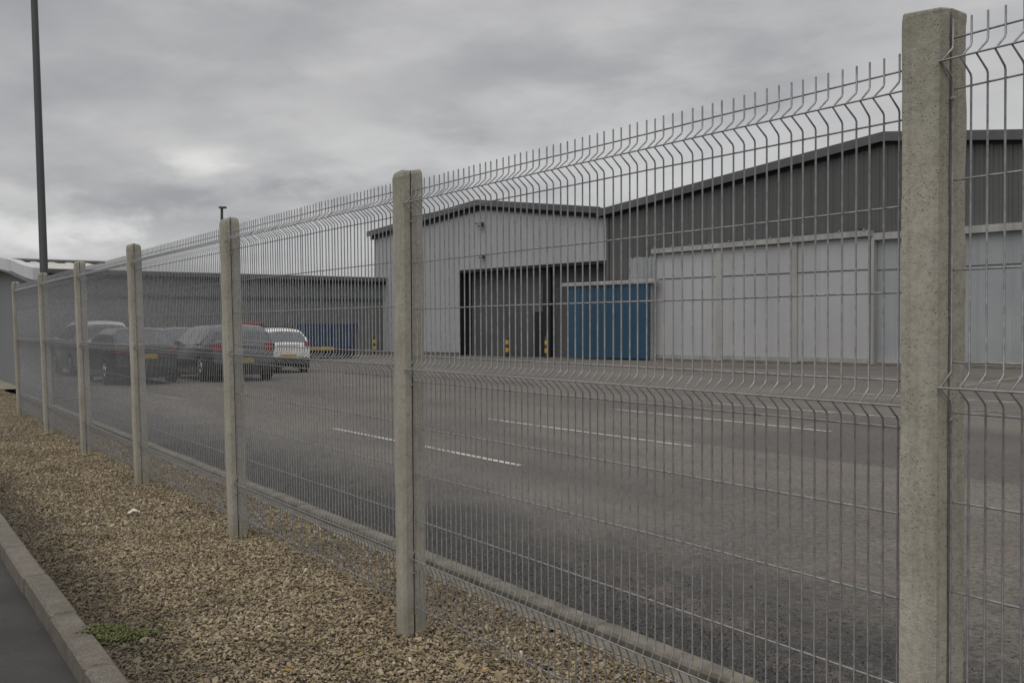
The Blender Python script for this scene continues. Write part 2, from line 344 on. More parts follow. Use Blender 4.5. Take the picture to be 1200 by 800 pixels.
M_LENS = simple('floodlight_glass', (.25, .26, .27), .2); M_LEAF = simple('fallen_leaf', (.26, .17, .035), .7); M_LEAF2 = simple('green_leaf', (.085, .092, .018), .7); M_MOSS = simple('moss', (.055, .075, .018), .95)
M_GALV = simple('galvanised_steel', (.34, .35, .36), .4, .6)
print('materials ok')

# ------------------------------------------------------------------ ground
g = MB(); g.add([(-1500, -1500, -1.6), (1500, -1500, -1.6), (1500, 1500, -1.6), (-1500, 1500, -1.6)], [(0, 1, 2, 3)])
g.build('ground', M_GROUND, kind='structure')
def sheet(name, m_, sa, sb, ta, tb, zf, step=1.0, kind='structure'):
    ns = max(1, int((sb-sa)/step)); nt_ = max(1, int(abs(tb-ta)/step)); q = MB(); vs = []
    for i in range(ns+1):
        for j in range(nt_+1):
            p = F(sa+(sb-sa)*i/ns, ta+(tb-ta)*j/nt_); vs.append((p.x, p.y, zf(p.x, p.y)))
    fs = [(i*(nt_+1)+j, i*(nt_+1)+j+1, (i+1)*(nt_+1)+j+1, (i+1)*(nt_+1)+j) for i in range(ns) for j in range(nt_)]
    q.add(vs, fs, 0, True); o = q.build(name, m_, kind=kind); 
    if name == 'yard':
        pass
    return o
sheet('yard', M_YARD, -60, 90, -.77, -95, yard_z, 2.5)
sheet('gravel_bed', M_BED, -5, 20.9, 1.181, -.554, lambda x, y: -.018 + .006*noise.noise(Vector((x*1.3, y*1.3, 0))), .25)
sheet('road', M_ROAD, -40, 90, 1.285, 9, lambda x, y: -.085, 3)
sheet('verge', M_GROUND, -40, 90, 9, 40, lambda x, y: -.05, 8)
sheet('path', M_PATH, 20.9, 60, 1.181, -1.1, lambda x, y: -.006, 1)
# yard's edge strip of earth between the two rows of edging
sheet('soil_strip', M_GROUND, -5, 20, -.63, -.67, lambda x, y: -.035, 3)

def stones_row(label, cat, name, s0, s1, L, t0, t1, z0, z1, m_, bev, wob=.0):
    root = thing(name, label, cat, tuple(F(s0, (t0+t1)/2, z0)), FANG)
    q = MB(); q.bevbox(.004, L-.004, -(t1-t0)/2, (t1-t0)/2, 0, z1-z0, bev); me = q.mesh('kerb_stone', m_)
    k = 0; s = 0.0
    while s < s1-s0:
        link('kerb_stone', me, root, (s, rnd.uniform(-wob, wob), rnd.uniform(-wob, wob)), (rnd.uniform(-.01, .01), rnd.uniform(-.002, .002), 0)); s += L; k += 1
    return root
stones_row('row of brown concrete kerb stones between the dark road and the gravel', 'kerb', 'road_kerb', (4.53-4.61)/.852-.62-5*.87, 20, .87, 1.19, 1.31, -.30, .012, M_KERB, .012, .003)
stones_row('taller concrete kerb along the edge of the yard behind the fence', 'kerb', 'yard_kerb', -5, 18.4, .915, -.775, -.668, -.30, .022, M_EDGE, .012, .003)
stones_row('low concrete edging between the gravel and the yard kerb', 'edging', 'gravel_edging', -5, 18.4, .915, -.632, -.548, -.30, .003, M_EDGE, .006, .003)
print('ground ok')

# painted lines in the yard
def ground_hit(x, y):
    D = 10.0
    for _ in range(30):
        X = at(x, y, D).x; h = CAMZ - yard_z(X, D); D = h/((CAMZ - at(x, y, 1.0).z))
    return at(x, y, D)
def line(a, b, wd, m_, name='painted_line'):
    a, b = ground_hit(*a), ground_hit(*b); d = (b-a).normalized(); n = Vector((-d.y, d.x, 0))*wd/2; q = MB(); k = 12; vs = []
    for i in range(k+1):
        p = a.lerp(b, i/k)
        for sgn in (-1, 1): r_ = p+n*sgn; vs.append((r_.x, r_.y, yard_z(r_.x, r_.y)+.006))
    q.add(vs, [(2*i, 2*i+1, 2*i+3, 2*i+2) for i in range(k)]); o = q.build(name, m_, kind='structure')
for a, b, wd, m_ in (((390, 502), (611, 546), .085, M_LINE), ((571, 491), (812, 523.5), .085, M_LINE), ((722, 480), (974, 506), .09, M_LINE), ((833, 472.5), (1062, 490), .09, M_LINE),
                     ((998, 461), (1195, 472), .11, M_LINE), ((1128, 480), (1180, 483), .10, M_FAINT), ((1060, 463.5), (1200, 441), .10, M_FAINT),
                     ((117, 466), (168, 464), .10, M_FAINT), ((175, 462), (215, 468), .10, M_FAINT), ((330, 445), (420, 452), .10, M_FAINT), ((60, 470), (112, 463), .1, M_FAINT)):
    line(a, b, wd, m_)

# ------------------------------------------------------------------ fence posts
PD = [2.311, 4.54, 6.655, 8.93, 11.1, 13.33, 15.6]
PS = [(D-4.61)/.852 + .06 for D in PD]
PS = [PS[0] - 2.62] + PS
LEAN = [0, 0, .009, .024, .030, .033, .034, .035]
PTOP = [2.0, 2.005, 1.985, 1.995, 2.01, 2.0, 2.0, 1.985]
def post_mesh(seed, H):
    # cross-section: x along the fence, y outwards; grooves in both end faces hold the panels
    b = .006 if seed == 1 else .010; xs = .0475; f, r_ = .057, -.050; g0, g1, gd = .006, .015, .018
    sec = [(-xs+b, f), (xs-b, f), (xs, f-b*1.2), (xs, g1), (xs-gd, g1), (xs-gd, g0), (xs, g0), (xs, r_+b), (xs-b, r_), (-xs+b, r_), (-xs, r_+b), (-xs, g0), (-xs+gd, g0), (-xs+gd, g1), (-xs, g1), (-xs, f-b*1.2)]
    n = len(sec); levels = [-.3] + [i*H/46 for i in range(45)] + [H-.03, H-.014, H-.004, H]
    scl = [1]*(len(levels)-4) + ([1, 1, .99, .955] if seed == 1 else [.985, .945, .86, .74])
    vs = []
    for z, k in zip(levels, scl):
        for i, (x, y) in enumerate(sec):
            q = Vector((x*9+seed*7, y*9, z*9)); e = noise.noise(q)*.0022 + noise.noise(q*4)*.0012
            if z > H-.12: e += noise.noise(q*2.2)*.004*(z-H+.12)/.12
            m_ = 1 + e/.05
            vs.append((x*k*m_, y*k*m_ , z + (noise.noise(Vector((x*14, y*14, seed*3.1)))*.014 if z > H-.05 else 0)))
    q = MB(); fs = [(i*n+k, i*n+(k+1) % n, (i+1)*n+(k+1) % n, (i+1)*n+k) for i in range(len(levels)-1) for k in range(n)]
    fs = [f_[::-1] for f_ in fs]; q.add(vs, fs)
    top = (len(levels)-1)*n; q.add(vs[top:]+[(0, 0, H-.002)], [((k+1) % n, k, n) for k in range(n)])
    return q.mesh('concrete_post', M_POST)
PLAB = ['concrete fence post out of frame to the right', 'nearest concrete fence post, tall and pitted, at the right of the picture',
        'second nearest concrete fence post, in front of the light grey gabled warehouse', 'third nearest concrete post, beside the white hatchback and the far lamp post',
        'fourth nearest concrete post, in front of the charcoal hatchback\'s number plate', 'fifth concrete post along the fence, in front of the silver car\'s tail',
        'sixth concrete post, just in front of the tall lamp post', 'last and farthest concrete post, at the left end of the fence']
for i in range(1, 8):
    q = post_mesh(i, PTOP[i]); o = link('fence_post', q, None, tuple(F(PS[i], 0)), (-LEAN[i], 0, FANG))
    tag(o, PLAB[i], 'fence post', 'concrete posts of the fence')

# ------------------------------------------------------------------ fence panels
ROWS = [.583, .473, .276, .08, -.12, -.229, -.425, -.62, -.82, -1.035, -1.195]
FOLDS = [.527, -.175, -.985]
def wire_pts(lift):
    z = [(-1.225, 0)]
    for fz in (FOLDS[2], FOLDS[1], FOLDS[0]): k_ = .017 if fz < -.5 else .037; z += [(fz-.037, 0), (fz-.030, .003), (fz, k_), (fz+.030, .003), (fz+.037, 0)]
    z += [(.622, 0)]
    return [(0, y, CAMZ+zz_+lift) for zz_, y in z]
PANLAB = ['wire mesh fence cut off at the right edge, beyond the nearest post', 'largest wire mesh fence panel, between the two nearest concrete posts',
          'wire mesh fence panel in front of the white hatchback and navy skip', 'wire mesh fence panel between the third and fourth posts, in front of the charcoal estate',
          'wire mesh fence panel between the fourth and fifth posts, in front of the hatchback', 'wire mesh fence panel between the fifth and sixth posts, before the silver car', 'farthest wire mesh fence panel, at the left end of the fence']
WR = .0026
vmesh = MB().tube(wire_pts(0), WR, 6).mesh('vertical_wire', M_WIRE)
LIFT = [.045, 0, .014, .01, 0, .01, 0]
for i in range(7):
    s0, s1 = PS[i], PS[i+1]; L = s1-s0; lf = LIFT[i]
    root = thing('mesh_fence', PANLAB[i], 'mesh fence', tuple(F(s0, .011)), FANG, 'galvanised mesh panels of the fence')
    a0, a1 = LEAN[i], LEAN[i+1]; e0, e1 = .037, L-.048
    nW = 62; sp = (e1-e0-.012)/(nW-1)
    hz = [(r_, 0.0) for r_ in ROWS] + [(fz, .017 if fz < -.5 else .037) for fz in FOLDS]
    def hp(u, zr, yo):
        if yo: u = max(e0+.004, min(e1-.002, u))
        z = CAMZ+zr+lf; a = a0+(a1-a0)*u/L; return Vector((u, yo - WR*1.6*(1 if yo == 0 else -1) + a*z, z))
    if i <= 2:
        for k in range(nW):
            u = e0+.006+sp*k + rnd.uniform(-.0008, .0008); a = a0+(a1-a0)*u/L
            link('vertical_wire', vmesh, root, (u, 0, lf+rnd.uniform(-.0015, .0015)), (-a+rnd.uniform(-.0012, .0012), rnd.uniform(-.0007, .0007), rnd.uniform(-.09, .09)))
        for zr, yo in hz:
            p0, p1 = hp(e0, zr, yo), hp(e1, zr, yo)
            q = MB().tube([tuple(p0.lerp(p1, j/8)+Vector((0, rnd.uniform(-.0008, .0008), rnd.uniform(-.0010, .0010)))-p0) for j in range(9)], WR, 6)
            q.build('horizontal_wire', M_WIRE, root, loc=tuple(p0))
    else:
        q = MB()
        for k in range(nW):
            u = e0+.006+sp*k; a = a0+(a1-a0)*u/L; q.tube([(u, y+a*(z+lf), z+lf) for _, y, z in wire_pts(0)], WR, 4, cap=False)
        for zr, yo in hz: q.tube([tuple(hp(e0, zr, yo)), tuple(hp(e1, zr, yo))], WR, 4, cap=False)
        q.build('wire_mesh', M_WIRE, root, kind='stuff')
    # hooked clips in the near post's... far end and near end
    for (u, post) in ((e0, 0), (e1-.012, 1)):
        for zr in (.45, -.245, -1.05):
            a = a0 if post == 0 else a1; z = CAMZ+zr+lf
            c_ = MB().tube([(0, .014, 0), (.004, -.004, .004), (.014, -.006, .004), (.022, 0, .002)], .0035, 5)
            if i <= 2: c_.build('wire_clip', M_GALV, root, loc=(u, a*z, z))
print('fence ok')

# ------------------------------------------------------------------ gravel stones (uncountable)
def stone_mesh(seed):
    import bmesh
    bm = bmesh.new(); bmesh.ops.create_icosphere(bm, subdivisions=2, radius=1)
    rr = random.Random(seed); sc_ = (1, rr.uniform(.45, .8), rr.uniform(.2, .42))
    planes = [(Vector((rr.gauss(0, 1), rr.gauss(0, 1), rr.gauss(0, 1))).normalized(), rr.uniform(.5, .8)) for _ in range(11)]
    for v in bm.verts:
        co = v.co.copy()
        for n_, d_ in planes:
            k = co.dot(n_)
            if k > d_: co -= n_*(k-d_)*.9
        co *= 1 + .08*noise.noise(co*2+Vector((seed, 0, 0)))
        v.co = Vector((co.x*sc_[0], co.y*sc_[1], co.z*sc_[2]))
    me = bpy.data.meshes.new('stone'); bm.to_mesh(me); bm.free(); me.materials.append(M_STONE)
    me.polygons.foreach_set('use_smooth', [False]*len(me.polygons)); return me
pc = bpy.data.collections.new('stone_kinds')
for k in range(7):
    o = bpy.data.objects.new('stone_kind', stone_mesh(k*3+1)); pc.objects.link(o)
rs = np.random.RandomState(3)
def scatter(s0, s1, t0, t1, n): return rs.uniform(s0, s1, n), rs.uniform(t0, t1, n)
parts = [scatter(-3.2, 3.2, -.55, 1.18, 92000), scatter(3.2, 9, -.55, 1.18, 46000), scatter(9, 20.9, -.55, 1.18, 34000), scatter(-2, 7, -.552, -.40, 1500)]
S = np.concatenate([a for a, b in parts]); T = np.concatenate([b for a, b in parts]); N = len(S)
xy = np.array([[O.x, O.y]]) + S[:, None]*np.array([[DV.x, DV.y]]) + T[:, None]*np.array([[NV.x, NV.y]])
size = np.clip(rs.lognormal(math.log(.0080), .40, N), .004, .028); big_ = rs.rand(N) < .006; size[big_] *= 1.5
zc = np.where(rs.rand(N) < .5, rs.uniform(-.016, -.004, N), rs.uniform(-.008, .008, N))
keep = (T + size < 1.186) & (T-size*.5 > -.56)
xy = xy[keep]; zc = zc[keep]; size = size[keep]; N = len(size)
me = bpy.data.meshes.new('gravel'); me.vertices.add(N)
me.vertices.foreach_set('co', np.column_stack([xy, zc]).astype(np.float32).ravel())
at_ = me.attributes.new('rot', 'FLOAT_VECTOR', 'POINT'); at_.data.foreach_set('vector', np.column_stack([rs.normal(0, .5, N), rs.normal(0, .5, N), rs.uniform(0, 6.28, N)]).astype(np.float32).ravel())
at_ = me.attributes.new('siz', 'FLOAT', 'POINT'); at_.data.foreach_set('value', size.astype(np.float32))
go = bpy.data.objects.new('gravel', me); COL.objects.link(go)
tag(go, 'loose tan and brown gravel covering the strip between kerb and fence', 'gravel', kind='stuff')
ng = bpy.data.node_groups.new('scatter_stones', 'GeometryNodeTree')
ng.interface.new_socket('Geometry', in_out='INPUT', socket_type='NodeSocketGeometry'); ng.interface.new_socket('Geometry', in_out='OUTPUT', socket_type='NodeSocketGeometry')
gi = ng.nodes.new('NodeGroupInput'); gout = ng.nodes.new('NodeGroupOutput'); L_ = ng.links.new
ci = ng.nodes.new('GeometryNodeCollectionInfo'); ci.inputs[0].default_value = pc; ci.inputs[1].default_value = True; ci.inputs[2].default_value = True
iop = ng.nodes.new('GeometryNodeInstanceOnPoints'); iop.inputs['Pick Instance'].default_value = True
ra = ng.nodes.new('GeometryNodeInputNamedAttribute'); ra.data_type = 'FLOAT_VECTOR'; ra.inputs[0].default_value = 'rot'
sa_ = ng.nodes.new('GeometryNodeInputNamedAttribute'); sa_.data_type = 'FLOAT'; sa_.inputs[0].default_value = 'siz'
e2r = ng.nodes.new('FunctionNodeEulerToRotation')
L_(gi.outputs[0], iop.inputs['Points']); L_(ci.outputs[0], iop.inputs['Instance']); L_(ra.outputs[0], e2r.inputs[0]); L_(e2r.outputs[0], iop.inputs['Rotation'])
L_(sa_.outputs[0], iop.inputs['Scale']); L_(iop.outputs[0], gout.inputs[0])
md = go.modifiers.new('scatter', 'NODES'); md.node_group = ng
NG = 46000
Sg = rs.uniform(-3.6, 9, NG); Tg = -.78 - np.abs(rs.normal(0, .50, NG)); 
xg = np.array([[O.x, O.y]]) + Sg[:, None]*np.array([[DV.x, DV.y]]) + Tg[:, None]*np.array([[NV.x, NV.y]])
zg_ = -.05+.00847*xg[:, 0]-.0004*xg[:, 1] + rs.uniform(-.001, .001, NG)
me2 = bpy.data.meshes.new('grit'); me2.vertices.add(NG); me2.vertices.foreach_set('co', np.column_stack([xg, zg_]).astype(np.float32).ravel())
a_ = me2.attributes.new('rot', 'FLOAT_VECTOR', 'POINT'); a_.data.foreach_set('vector', np.column_stack([rs.normal(0, .5, NG), rs.normal(0, .5, NG), rs.uniform(0, 6.28, NG)]).astype(np.float32).ravel())
a_ = me2.attributes.new('siz', 'FLOAT', 'POINT'); a_.data.foreach_set('value', np.clip(rs.lognormal(math.log(.0042), .4, NG), .002, .010).astype(np.float32))
M_GRIT = mat('dark_grit', lambda t, b: setc(t, b, t.ramp(rand(t), [(0, (.015, .014, .012)), (.45, (.035, .032, .028)), (.75, (.075, .068, .058)), (.9, (.15, .135, .11)), (.97, (.28, .25, .20))], 'CONSTANT'), .9))
pc2 = bpy.data.collections.new('grit_kinds')
for k in range(4):
    sm_ = stone_mesh(50+k); sm_.materials.clear(); sm_.materials.append(M_GRIT); pc2.objects.link(bpy.data.objects.new('grit_kind', sm_))
g2 = bpy.data.objects.new('grit', me2); COL.objects.link(g2); tag(g2, 'dark loose grit gathered on the yard side of the kerb', 'grit', kind='stuff')
ng2 = ng.copy(); [setattr(x_.inputs[0], 'default_value', pc2) for x_ in ng2.nodes if x_.bl_idname == 'GeometryNodeCollectionInfo']
md2 = g2.modifiers.new('scatter', 'NODES'); md2.node_group = ng2
print('gravel ok', N)

# weeds, leaves, litter
def gz(x, y, z=0.0):
    D = (CAMZ-z)/((CAMZ - at(x, y, 1.0).z)); return at(x, y, D)
wp = gz(140, 742)
wt = thing('weed_patch', 'low green weeds growing in the gravel against the road kerb', 'weeds', (wp.x, wp.y, 0))
q = MB(); q2 = MB()
def blade(q, x, y, l, hd, el, wd):
    d = Vector((math.cos(hd)*math.cos(el), math.sin(hd)*math.cos(el), math.sin(el))); s = Vector((-math.sin(hd), math.cos(hd), 0))*wd
    b0 = Vector((x, y, 0)); m1 = b0+d*l*.55; t1 = b0+d*l+Vector((0, 0, -l*.25))
    q.add([b0-s*.4, b0+s*.4, m1+s, t1, m1-s], [(0, 1, 2, 4), (4, 2, 3)])
for (cx, cy, n_, rad) in ((-.07, .05, 230, .055), (-.01, .02, 120, .04), (.03, -.05, 260, .07), (.09, -.02, 150, .045), (-.09, -.01, 130, .035), (.10, .10, 40, .05)):
    for _ in range(n_):
        a = rnd.uniform(0, 6.28); r_ = rad*math.sqrt(rnd.random())
        blade(q, cx+r_*math.cos(a)*1.3, cy+r_*math.sin(a)*.6, rnd.uniform(.010, .030), rnd.uniform(0, 6.28), rnd.uniform(.1, 1.0), rnd.uniform(.002, .005))
q.v = [(x, y, z+.004) for x, y, z in q.v]
q.build('leaves', M_LEAF2, wt)
for (cx, cy, rx, ry) in ((-.07, .05, .07, .04), (.03, -.05, .09, .04), (-.09, -.02, .04, .03)):
    vs = [(cx, cy, .012)]; n_ = 18
    for k in range(n_): a = 2*math.pi*k/n_; j = 1+.35*noise.noise(Vector((math.cos(a)*2, math.sin(a)*2, cx*9))); vs.append((cx+rx*math.cos(a)*j, cy+ry*math.sin(a)*j, -.012))
    q2.add(vs, [(0, 1+k, 1+(k+1) % n_) for k in range(n_)], 0, True)
q2.build('moss_cushion', M_MOSS, wt); wt.scale = (1.25, 1.25, 1.1)
def flake(name, x, y, rad, m_, label, cat, z=.012, group=None, seed=0, flat=.3):
    p = gz(x, y); rr = random.Random(seed); q = MB(); n_ = 9; vs = [(0, 0, rad*flat)]
    for k in range(n_): a = 2*math.pi*k/n_; j = rr.uniform(.6, 1.15); vs.append((rad*j*math.cos(a), rad*.62*j*math.sin(a), rr.uniform(-.3, .5)*rad*flat))
    top = [(0, 1+k, 1+(k+1) % n_) for k in range(n_)]
    q.add(vs+[(a, b, c_-.0015) for a, b, c_ in vs], top+[(c_+n_+1, b+n_+1, a+n_+1) for a, b, c_ in top]+[(1+k, n_+2+k, n_+2+(k+1) % n_, 1+(k+1) % n_) for k in range(n_)])
    o = q.build(name, m_, loc=(p.x, p.y, z), rot=(rr.uniform(-.15, .15), rr.uniform(-.15, .15), rr.uniform(-.6, .6))); tag(o, label, cat, group)
    return o
flake('litter_scrap', 157, 603, .060, M_LITTER, 'pale crumpled scrap of card lying on the gravel', 'litter', .022, None, 4, .45)
for k, (x, y, r_, lab) in enumerate(((530, 738, .020, 'yellow leaf lying just right of the second nearest post foot'), (292, 689, .018, 'yellow leaf on gravel below the third nearest post'),
                                      (338, 788, .022, 'brown leaf near the bottom edge left of the second post'), (421, 770, .02, 'yellow leaf on the gravel left of the second nearest post'),
                                      (218, 643, .018, 'small yellow leaf left of the third post foot'), (567, 789, .022, 'yellow leaf at the bottom edge right of the second post'))):
    flake('fallen_leaf', x, y, r_, M_LEAF, lab, 'leaf', .012, 'leaves fallen on the gravel', 20+k)

# ------------------------------------------------------------------ warehouses
K2 = 53670.0
F0 = at(440, 384, K2/893); AX = Vector((.6458, -.7635, 0)).normalized(); WANG = math.atan2(AX.y, AX.x)
def fs(x): return (K2/893 - K2/(x+453))/.7635          # distance along the facades from the light building's left corner
N2 = Vector((-.7635, -.6458, 0)).normalized()
def fp(x, p):        # same, for a piece standing p metres out from the facade
    k = (x-600)/FPX; ox, oy = F0.x+N2.x*p, F0.y+N2.y*p
    return (k*oy-ox)/(AX.x-k*AX.y)
def fz(x, y): return zat(y, K2/(x+453))
def fyard(s): p = Vector((F0.x, F0.y, 0))+AX*s; return yard_z(p.x, p.y)
BASE = (F0.x, F0.y, 0)
def ribbed(s0, s1, zb, zt, y0, pitch, depth, m_name_mat, name, parent, inv=False):
    # vertical trapezoid ribs; zb and zt are functions of s
    q = MB(); vs = []; s = s0
    prof = [(0, 0), (.52, 0), (.62, 1), (.90, 1), (1.0, 0)]
    pts = []
    while s < s1-1e-6:
        for u, d in prof[:-1]:
            if s+u*pitch < s1: pts.append((s+u*pitch, y0-d*depth))
        s += pitch
    pts.append((s1, y0))
    for (u, y) in pts: vs += [(u, y, zb(u)), (u, y, zt(u))]
    q.add(vs, [(2*i, 2*i+2, 2*i+3, 2*i+1) for i in range(len(pts)-1)])
    return q.build(name, m_name_mat, parent)
LB = thing('warehouse', 'light grey gabled warehouse with a wide shutter doorway and two floodlights', 'warehouse', BASE, WANG)
sA = fs(565); zA = 7.36
def roofL(s): return zA - (.088*(sA-s) if s < sA else .128*(s-sA))
s1_, s2_, hd_ = fs(539), 18.38, 4.15
ribbed(0, s1_, lambda s: fyard(s)+.14, lambda s: roofL(s)-.02, 0, .25, .03, M_WHITE, 'wall', LB)
ribbed(s1_, s2_, lambda s: hd_, lambda s: roofL(s)-.02, 0, .25, .03, M_WHITE, 'wall', LB, )
q = MB().box(-.05, s1_, .02, .3, -.6, fyard(0)+.16); q.build('plinth', M_FARLOW, LB)
# sides and back
q = MB(); q.box(-.004, .15, .01, 40, -.6, roofL(0)-.1); q.box(0, s2_, 39.8, 40, -.6, 6.2); q.build('side_wall', M_WHITE, LB)
MB().bevbox(-.04, .03, -.05, .05, fyard(0)-.05, roofL(0)-.05, .01).build('corner_flashing', M_TRIM, LB)
def verge(parent, fn, s0, sm, s1, y0, y1, h0, h1, name, m_):
    q = MB()
    for a, b in ((s0, sm), (sm, s1)): q.prism([(a, fn(a)+h0), (b, fn(b)+h0), (b, fn(b)+h1), (a, fn(a)+h1)], y0, y1)
    return q.build(name, m_, parent)
verge(LB, roofL, -.35, sA, 18.2, -.30, 40.2, .14, .24, 'roof', M_DARKROOF)
verge(LB, roofL, -.38, sA, 18.2, -.34, -.28, -.02, .27, 'verge_flashing', M_TRIM)
verge(LB, roofL, -.30, sA, 18.2, -.14, .0, -.20, .12, 'verge_shade_strip', M_BLACK)  # black strip painting the shadow of the roof overhang
# doorway
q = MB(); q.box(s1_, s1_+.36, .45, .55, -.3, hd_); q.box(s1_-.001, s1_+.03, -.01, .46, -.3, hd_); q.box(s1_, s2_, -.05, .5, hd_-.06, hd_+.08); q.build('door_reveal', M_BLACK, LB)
def shutter(sa, sb, name):
    q = MB(); z = -.25; ph = .085; vs = []
    prof = []
    while z < hd_+.1: prof += [(0, z), (-.014, z+.022), (-.017, z+.05), (-.004, z+.078)]; z += ph
    for y, zz_ in prof: vs += [(sa, .5+y, zz_), (sb, .5+y, zz_)]
    q.add(vs, [(2*i, 2*i+1, 2*i+3, 2*i+2) for i in range(len(prof)-1)]); return q.build(name, M_SHUT, LB)
shutter(s1_+.3, fs(631), 'roller_shutter'); shutter(fs(638), s2_, 'roller_shutter')
MB().bevbox(fs(630), fs(639), .30, .52, -.3, hd_, .02).build('mullion', M_BLACK, LB)
pd_ = MB(); pd_.box(fs(592), fs(617), .40, .46, -.1, 2.0); pd_.box(fs(592)+.1, fs(604), .37, .4, .1, 1.9); pd_.build('personnel_door', M_SHUT, LB)
MB().box(fs(619), fs(629), .36, .47, -.1, 2.05).build('opening_dark_box', M_BLACK, LB)  # solid black box; its colour stands for the dark inside an opening
for (x, y) in ((563, 263), (565, 300)):
    s = fp(x, .2)-.15; z = fz(x, y); o = MB().bevbox(s-.02, s+.34, -.30, -.12, z-.13, z+.06, .02).build('floodlight', M_LAMP, LB)
    MB().box(s+.02, s+.30, -.315, -.296, z-.10, z+.03).build('lens', M_LENS, o)
    MB().tube([(s+.16, -.12, z+.02), (s+.16, -.0, z+.10)], .03).tube([(s-.28, -.2, z+.05), (s-.02, -.2, z)], .035).build('bracket', M_LAMP, o)

DB = thing('warehouse', 'large dark grey gabled warehouse with tall silver sliding doors', 'warehouse', BASE, WANG)
sR = fs(1040); zR = 7.62; sE = sR+13.6
def roofD(s): return zR - (.108*(sR-s) if s < sR else .126*(s-sR))
zlow = 4.27
ribbed(18.39, fs(737), lambda s: -.3, lambda s: roofD(s), -.02, .30, .035, M_DARK, 'wall', DB)
ribbed(fs(737), sE, lambda s: zlow, lambda s: roofD(s), -.02, .30, .035, M_DARK, 'wall', DB)
ribbed(fs(737), fs(768), lambda s: -.3, lambda s: zlow+.01, -.015, .22, .03, M_DOOR2, 'wall', DB, )
MB().box(fs(768), sE, .1, .3, -.3, zlow+.1).build('wall', M_DARK, DB)
q = MB(); q.box(sE-.1, sE, .05, 40, -.3, roofD(sE)-.05); q.box(18.4, sE, 39.9, 40.1, -.3, 6.3); q.box(18.4, 18.5, .05, 40, -.3, roofD(18.4)-.05); q.build('side_wall', M_DARK, DB)
verge(DB, roofD, 18.0, sR, sE+.3, -.30, 40.2, .14, .24, 'roof', M_DARKROOF)
verge(DB, roofD, 18.0, sR, sE+.35, -.345, -.285, -.04, .27, 'verge_flashing', M_TRIM)
verge(DB, roofD, 18.4, sR, sE+.3, -.15, -.03, -.13, .12, 'verge_shade_strip', M_BLACK)  # overhang shadow again, as a thin black strip under the flashing
MB().bevbox(18.36, 18.50, -.08, .02, 3.0, roofD(18.4)-.1, .01).build('corner_flashing', M_TRIM, DB)
q = MB().tube([(fs(1009), -.06, fz(1009, 269)), (fs(1009), -.30, fz(1009, 269)), (fs(1013), -.34, fz(1013, 271))], .03).box(fs(1012), fs(1016), -.42, -.25, fz(1012, 276), fz(1012, 271)); q.build('wall_lamp', M_LAMP, DB)
q = MB().box(fs(768), sE-.2, -.75, .12, -.4, .0); 
ap = MB(); sa0, sb0 = fp(765, .6), sE-.3; k = 10; vs = []
for i in range(k+1):
    s = sa0+(sb0-sa0)*i/k
    vs += [(s, -.80, fyard(s)-.02), (s, -.80, fyard(s)+.05), (s, .1, fyard(s)+.06)]
ap.add(vs, [(3*i, 3*i+3, 3*i+4, 3*i+1) for i in range(k)]+[(3*i+1, 3*i+4, 3*i+5, 3*i+2) for i in range(k)]); ap.build('door_apron', M_EDGE, DB)
# sliding doors: first run stands proud of the second
def sliding(xa, xb, yo, ztop, m_, seam, label=None):
    s0, s1 = fp(xa, -yo), fp(xb, -yo); zb = fyard((s0+s1)/2)+.075
    root_label = label; q = MB(); q.bevbox(s0, s1, yo, yo+.07, zb, ztop, .008)
    o = q.build('sliding_door', m_, DB, label=label)
    # frame strips, seam and kick rail
    MB().box(s0+.003, s1-.003, yo-.012, yo+.01, seam-.02, seam+.02).build('seam', M_TRIM if m_ is M_DOOR2 else M_SHUT, o)
    MB().box(s0+.003, s1-.003, yo-.03, yo+.01, zb-.004, zb+.16).build('kick_rail', M_RAIL, o)
    st = MB()
    n_ = 3
    for j in range(1, n_): u = s0+(s1-s0)*j/n_; st.box(u-.012, u+.012, yo-.008, yo+.01, zb+.17, ztop-.03)
    st.build('stiffener', m_, o)
    return o
seam = 3.28
sliding(766.5, 839, -.42, 4.30, M_DOOR, seam); sliding(844, 927, -.42, 4.33, M_DOOR, seam); sliding(932, 1018, -.42, 4.36, M_DOOR, seam)
for xa, xb in ((1023, 1105), (1106, 1229.5), (1230.5, 1305)): sliding(xa, xb, -.20, 4.27, M_DOOR2, seam-.02)
sliding(1306, 1420, -.20, 4.27, M_DOOR2, seam-.02)
for x in (841.5, 929.5): s = fp(x, .5); MB().bevbox(s-.14, s+.14, -.50, -.34, fyard(s)+.03, 4.40, .015).build('door_post', M_RAIL, DB)
for x in (766, ): s = fp(x, .5); MB().bevbox(s-.05, s+.07, -.50, -.36, fyard(s)+.03, 4.40, .015).build('door_post', M_RAIL, DB)
for x in (1021.5, ): s = fp(x, .46); MB().bevbox(s-.06, s+.06, -.46, -.10, fyard(s)+.03, 4.32, .015).build('door_post', M_RAIL, DB)
MB().bevbox(fp(1024, .26), fp(1026, .26), -.26, -.18, fyard(31), 4.3, .01).build('door_stop', M_TRIM, DB)
q = MB(); q.prism([(fp(763, .6), 4.32), (fp(1018, .6), 4.40), (fp(1018, .6), 4.60), (fp(763, .6), 4.51)], -.62, -.30)
q.build('door_rail', M_RAIL, DB)
q = MB(); q.prism([(fp(1020, .4), 4.27), (sE-.5, 4.27), (sE-.5, 4.50), (fp(1020, .4), 4.50)], -.42, -.05); q.build('door_rail', M_RAIL, DB)
q = MB()
s = fp(766, .62)
while s < fp(1016, .62): q.box(s-.03, s+.03, -.64, -.28, 4.50+(s-21)*.009, 4.575+(s-21)*.009); s += .95
q.build('hanger_bracket', M_GALV, DB)
